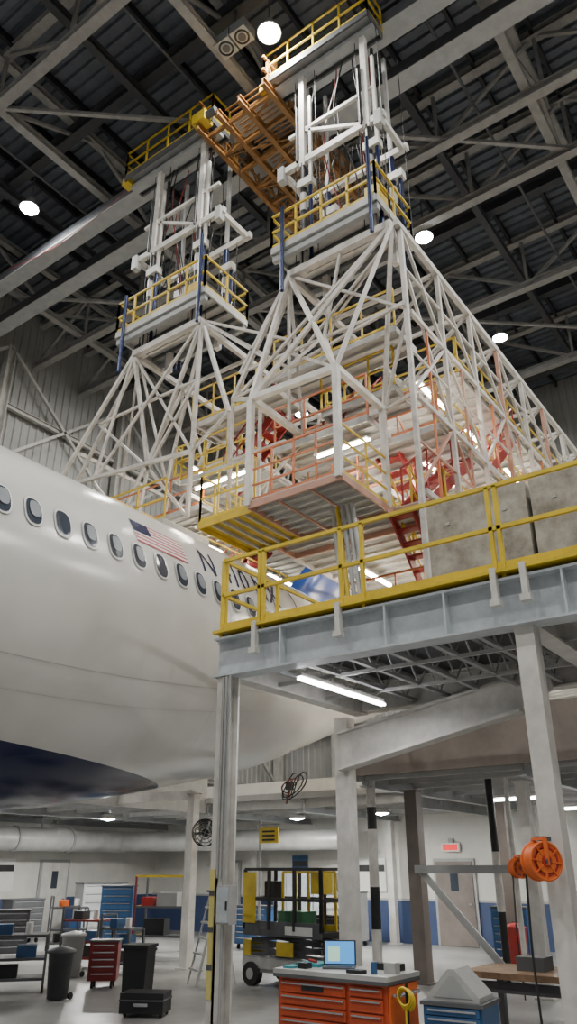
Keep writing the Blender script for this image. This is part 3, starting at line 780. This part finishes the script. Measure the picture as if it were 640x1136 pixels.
b.path([(-2.93,7.9,1.85),(-2.95,7.88,1.2),(-2.93,7.86,.5),(-2.9,7.86,.02)],.012,'black'); b.build()
b,c=reel('orange_hose_reel',(-5.25,13.86,1.92),(.75,-.6,0),.16)
b.beam(c+Vector((0,0,.19)),(-5.18,14.08,2.11),.05,.04,'dgrey')
b.path([(-5.35,13.8,1.8),(-5.37,13.75,1),(-5.35,13.75,.02)],.012,'black'); b.build()
b=B('electrical_junction_box'); b.box(-6.86,-6.66,7.95,8.1,1.3,1.72,'lgrey'); b.box(-6.85,-6.67,7.935,7.95,1.32,1.70,'beamblue'); b.tube((-6.8,8.0,1.3),(-6.8,8.0,.0),.02,'grey'); b.tube((-6.8,8.0,1.72),(-6.8,8.0,4.3),.018,'grey')
b.box(-6.70,-6.68,7.92,7.935,1.45,1.55,'black'); b.build()
b=B('scissor_lift',loc=(-9.25,13.0,0),rz=-.12)
L,Wd=.95,.42
b.box(-L,L,-Wd,Wd,.22,.46,'grey'); b.box(-L-.02,L+.02,-Wd-.02,-Wd,.28,.44,'galv')
for x in (-.72,.72):
    for y in (-Wd,Wd): b.tube((x,y-.07,.19),(x,y+.07,.19),.19,'rubber',20); b.tube((x,y-.075,.19),(x,y+.075,.19),.09,'galv',12)
for k in range(3):
    z0=.48+k*.12
    for y in (-.3,.3):
        b.beam((-.85,y,z0),(.85,y,z0+.12),.05,.06,'dgrey'); b.beam((-.85,y,z0+.12),(.85,y,z0),.05,.06,'dgrey')
zd=.9
b.box(-L,L,-Wd,Wd,zd-.08,zd,'black'); b.box(-L-.01,L+.01,-Wd-.015,-Wd,zd-.1,zd+.14,'dgrey'); b.box(.1,.75,-Wd-.02,-Wd-.014,zd-.06,zd+.08,'paper')
b.rail([(-L,-Wd,zd),(L,-Wd,zd),(L,Wd,zd),(-L,Wd,zd),(-L,-Wd,zd)],1.0,'black',.026,sp=.65,toe=.0)
b.box(-L-.03,-L+.3,-Wd-.03,-Wd,zd+.1,zd+.95,'yellow'); b.rail([(-L+.5,.1,zd),(L-.1,.1,zd)],.95,'yellow',.02,sp=.3)
b.box(-L+.4,-L+.65,-.3,-.1,zd+.5,zd+.8,'black'); b.box(L-.3,L,-.35,-.1,zd+.6,zd+.95,'yellow'); b.box(-.3,.3,-.2,.2,zd,zd+.3,'green')
b.box(-L-.2,-L,-.25,.25,.25,.7,'yellow'); b.box(-.1,.3,-Wd-.03,-Wd-.01,.5,.72,'yellow')
b.build()
def bin_(name,x,y,h,r,mt):
    b=B(name,loc=(x,y,0)); b.lathe([(.001,0.02),(r*.8,.02),(r,h),(r+.03,h),(r+.03,h+.04),(r*.9,h+.06),(.001,h+.1)],(0,0,0),mt,20); 
    for a in (-1,1): b.tube((a*r*.7,r*.8,.05),(a*r*.7-.03*a,r*.8,.05),.05,'rubber',10)
    b.build()
bin_('grey_trash_bin',-11.5,9.5,.66,.2,'dgrey'); bin_('grey_trash_bin',-13.6,11.5,.7,.22,'grey')
b=B('black_drum_bin',loc=(-9.95,9.75,0),rz=.4); b.prism([(-.17,.05),(.17,.05),(.20,.80),(-.20,.80)],'y',-.18,.18,'black'); b.box(-.22,.22,-.21,.21,.80,.84,'black'); b.tube((-.2,.21,.76),(.2,.21,.76),.02,'dgrey')
for x in (-.14,.14): b.tube((x-.02,.18,.05),(x+.02,.18,.05),.05,'rubber',10)
b.build()
b=B('black_equipment_case',loc=(-9.3,9.3,0),rz=.5); b.box(-.32,.32,-.22,.22,.05,.3,'black'); b.box(-.33,.33,-.23,.23,.2,.22,'dgrey'); b.box(-.1,.1,-.25,-.22,.14,.18,'chrome')
for x in (-.26,.26): b.tube((x,-.16,.03),(x+.03,-.16,.03),.03,'rubber',8); b.tube((x,.16,.03),(x+.03,.16,.03),.03,'rubber',8)
b.build()
def toolchest(x,y,rz,w,d,h,mt,rows=6):
    b=B('rolling_tool_chest',loc=(x,y,0),rz=rz)
    b.box(-w/2,w/2,-d/2,d/2,.12,h,mt); b.box(-w/2-.02,w/2+.02,-d/2-.02,d/2+.02,h,h+.03,'dgrey')
    for r in range(rows):
        z0=.15+(h-.17)*r/rows; z1=.15+(h-.17)*(r+1)/rows
        b.box(-w/2+.02,w/2-.02,-d/2-.015,-d/2,z0+.01,z1-.01,mt); b.box(-w/2+.06,w/2-.06,-d/2-.03,-d/2-.012,z1-.04,z1-.02,'chrome')
    for xx in (-w/2+.08,w/2-.08):
        for yy in (-d/2+.08,d/2-.08): b.tube((xx-.02,yy,.06),(xx+.02,yy,.06),.06,'rubber',12)
    b.build()
toolchest(-17.5,12.8,.9,.9,.5,1.0,'dgrey'); toolchest(-16.4,15.2,.6,.8,.5,1.5,'blue',8); toolchest(-19.5,12.6,1.2,1,.5,.95,'blue')
toolchest(-14.3,18.2,.1,1,.5,1.0,'blue'); toolchest(-20.8,15.6,1.57,1.1,.5,1.1,'dgrey'); toolchest(-13,20.6,.0,1.2,.5,1.3,'grey'); toolchest(-11.2,17.2,.2,.9,.5,.9,'black'); toolchest(-5.5,18.4,0,1.2,.5,1.0,'dred')
toolchest(-12.0,10.9,.7,.5,.42,.72,'dred',5); toolchest(-18.6,8.4,1.2,1,.5,1.0,'dgrey'); toolchest(-19.8,17.6,1.3,1.4,.6,1.5,'grey'); toolchest(-18.9,10.2,1.3,1,.5,.95,'dgrey')
toolchest(-7.5,19.0,.1,.8,.5,1.1,'blue')
def cart(x,y,rz,w,d,h,mt,mt2='red'):
    b=B('utility_cart',loc=(x,y,0),rz=rz)
    for z in (.2,.5,h): b.box(-w/2,w/2,-d/2,d/2,z-.02,z+.02,mt)
    for xx in (-w/2,w/2):
        for yy in (-d/2,d/2):
            b.beam((xx,yy,.1),(xx,yy,h+ (.25 if xx<0 else 0)),.04,.04,'dgrey'); b.tube((xx-.02,yy,.06),(xx+.02,yy,.06),.06,'rubber',12)
    b.beam((-w/2,-d/2,h+.25),(-w/2,d/2,h+.25),.04,.04,'dgrey')
    b.box(-w*.3,-w*.05,-d*.3,d*.2,h+.02,h+.18,mt2); b.box(w*.05,w*.35,-d*.3,d*.3,.52,.7,'blue'); b.tube((w*.2,0,h+.02),(w*.2,0,h+.2),.06,'paper',12); b.box(-w*.35,w*.1,-d*.3,d*.3,.22,.4,'black')
    b.build()
cart(-12.9,9.6,.9,1.1,.6,.85,'dgrey','blue'); cart(-14.6,12.7,.3,.9,.6,.9,'dred','black'); cart(-13.2,12.4,.2,.7,.5,.8,'dgrey','blue'); cart(-16.3,10.9,1,.9,.6,.9,'lgrey','yellow'); cart(-17.8,14.8,1,.9,.6,1.0,'dgrey','orange'); cart(-15.8,8.7,1,1.1,.6,.9,'dgrey','green')
b=B('yellow_tubular_rack',loc=(-14.4,14.8,0),rz=.4)
for x in (-.6,.6):
    for y in (-.35,.35): b.beam((x,y,0.0),(x,y,1.75),.045,.045,'dred' if y<0 else 'dgrey')
for z in (.5,1.1,1.75):
    for y in (-.35,.35): b.beam((-.6,y,z),(.6,y,z),.045,.045,'yellow' if z>1.5 else 'dgrey')
    if z<1.5: b.box(-.6,.6,-.35,.35,z-.01,z+.01,'dgrey')
    for x in (-.6,.6): b.beam((x,-.35,z),(x,.35,z),.045,.045,'yellow')
b.box(-.4,.1,-.2,.2,.51,.85,'black'); b.box(-.1,.4,-.25,.2,1.11,1.4,'grey'); b.box(-.5,-.2,-.2,.2,1.11,1.3,'red'); b.build()
b=B('tripod_jack_stand',loc=(-13.2,8.3,0))
for k in range(3):
    a=k*2.094; b.beam((.5*math.cos(a),.5*math.sin(a),.02),(0.05*math.cos(a),.05*math.sin(a),.9),.05,.05,'red')
b.tube((0,0,.3),(0,0,1.15),.05,'green',12); b.tube((0,0,1.15),(0,0,1.3),.03,'chrome',12); b.build()
b=B('step_ladder',loc=(-10.7,12.3,0),rz=-.5)
for x in (-.25,.25): b.beam((x,-.35,0),(x*.75,.02,1.5),.05,.03,'galv'); b.beam((x,.4,0),(x*.75,.06,1.5),.04,.03,'galv')
for i in range(1,6): 
    t=i/6; b.box(-.25+.06*t,.25-.06*t,-.35+.37*t-.05,-.35+.37*t+.05,1.5*t-.015,1.5*t+.015,'galv')
b.box(-.2,.2,-.06,.12,1.5,1.54,'dgrey'); b.build()
b=B('industrial_fan'); c=Vector((-12.08,13.55,2.62)); ax=Vector((.55,-1,0)).normalized()
for R_ in (.27,.2,.13,.07): b.torus(c,ax,R_,.009,'black',24,5)
b.torus(c+ax*.1,ax,.27,.011,'black',24,5); b.torus(c-ax*.1,ax,.26,.011,'black',24,5)
u=ax.cross(Vector((0,0,1))).normalized(); w_=u.cross(ax)
for k in range(4):
    a=k*math.pi/2+.4; d=u*math.cos(a)+w_*math.sin(a); b.beam(c,c+d*.24,.12,.02,'grey')
for k in range(12):
    a=k*math.pi/6; d=u*math.cos(a)+w_*math.sin(a); b.beam(c+ax*.08+d*.05,c+d*.27,.008,.008,'black')
b.tube(c-ax*.15,c+ax*.03,.07,'black',14); b.beam(c-ax*.12,(-12.59,13.8,2.62),.05,.05,'black'); b.build()
b=B('fire_extinguisher',loc=(-8.4,20.5,0)); b.lathe([(.001,.0),(.15,0),(.16,.05),(.16,.75),(.1,.88),(.04,.92),(.04,1.0),(.001,1.0)],(0,0,0),'red',18); b.tube((0,-.02,1.0),(.15,-.05,.6),.015,'black'); b.box(-.06,.06,-.02,.02,1,1.05,'black'); b.build()
b=B('red_hydrant_drum',loc=(-6.35,16.2,0)); b.lathe([(.001,.0),(.2,0),(.2,.85),(.22,.88),(.1,.95),(.001,.97)],(0,0,0),'red',18); b.tube((-.05,0,.96),(.05,0,.96),.02,'black'); b.build()
b=B('steel_work_table',loc=(-14.2,6.9,0),rz=.95)
b.box(-1,1,-.4,.4,.8,.85,'dgrey'); b.box(-.95,.95,-.35,.35,.25,.28,'grey')
for x in (-.9,.9):
    for y in (-.35,.35): b.beam((x,y,0),(x,y,.8),.05,.05,'dgrey')
b.box(-.6,-.2,-.2,.2,.85,1.05,'dred'); b.box(.2,.6,-.2,.2,.85,.95,'blue'); b.tube((0,0,.85),(0,0,1.2),.06,'green'); b.box(-.3,.4,-.3,.3,.28,.5,'black')
b.build()
b=B('storage_locker_row',loc=(-14.8,21.55,0))
for i in range(4): b.box(i*.5-1.25,i*.5-.77,-.25,.25,.0,1.9,'grey'); b.box(i*.5-1.24,i*.5-.78,-.27,-.25,.07,1.88,'beamblue'); b.box(i*.5-.86,i*.5-.83,-.29,-.27,.9,1.0,'chrome')
b.build()
b=B('overhead_cable_hook'); 
for q in range(4):
    pts=[]
    for i in range(19):
        a=i/18*2*math.pi*(.7+.15*q)+q*1.3; pts.append((-9.3+(.12+.05*q)*math.cos(a)+.05*q,12.8+.1*math.sin(a*2),3.36+(.1+.05*q)*math.sin(a*1.3)))
    b.path(pts,.012,'dred' if q==1 else 'black',5)
b.tube((-9.3,12.9,3.4),(-9.3,12.9,4.05),.02,'grey'); b.tube((-9.3,12.85,3.3),(-9.35,12.8,3.05),.018,'dred'); b.box(-9.36,-9.24,12.78,12.9,3.3,3.45,'dgrey'); b.build()

# ---------------------------------------------------------------- world, camera
w=bpy.data.worlds.new('World'); bpy.context.scene.world=w; w.use_nodes=True
w.node_tree.nodes['Background'].inputs[0].default_value=(.85,.86,.88,1); w.node_tree.nodes['Background'].inputs[1].default_value=.22
cam=bpy.data.cameras.new('camera'); co=bpy.data.objects.new('camera',cam); bpy.context.collection.objects.link(co)
co.location=(0,0,H); co.rotation_euler=(math.radians(115),0,math.radians(36))
cam.sensor_fit='VERTICAL'; cam.sensor_height=36; cam.lens=36*850/1136; cam.clip_end=300
bpy.context.scene.camera=co
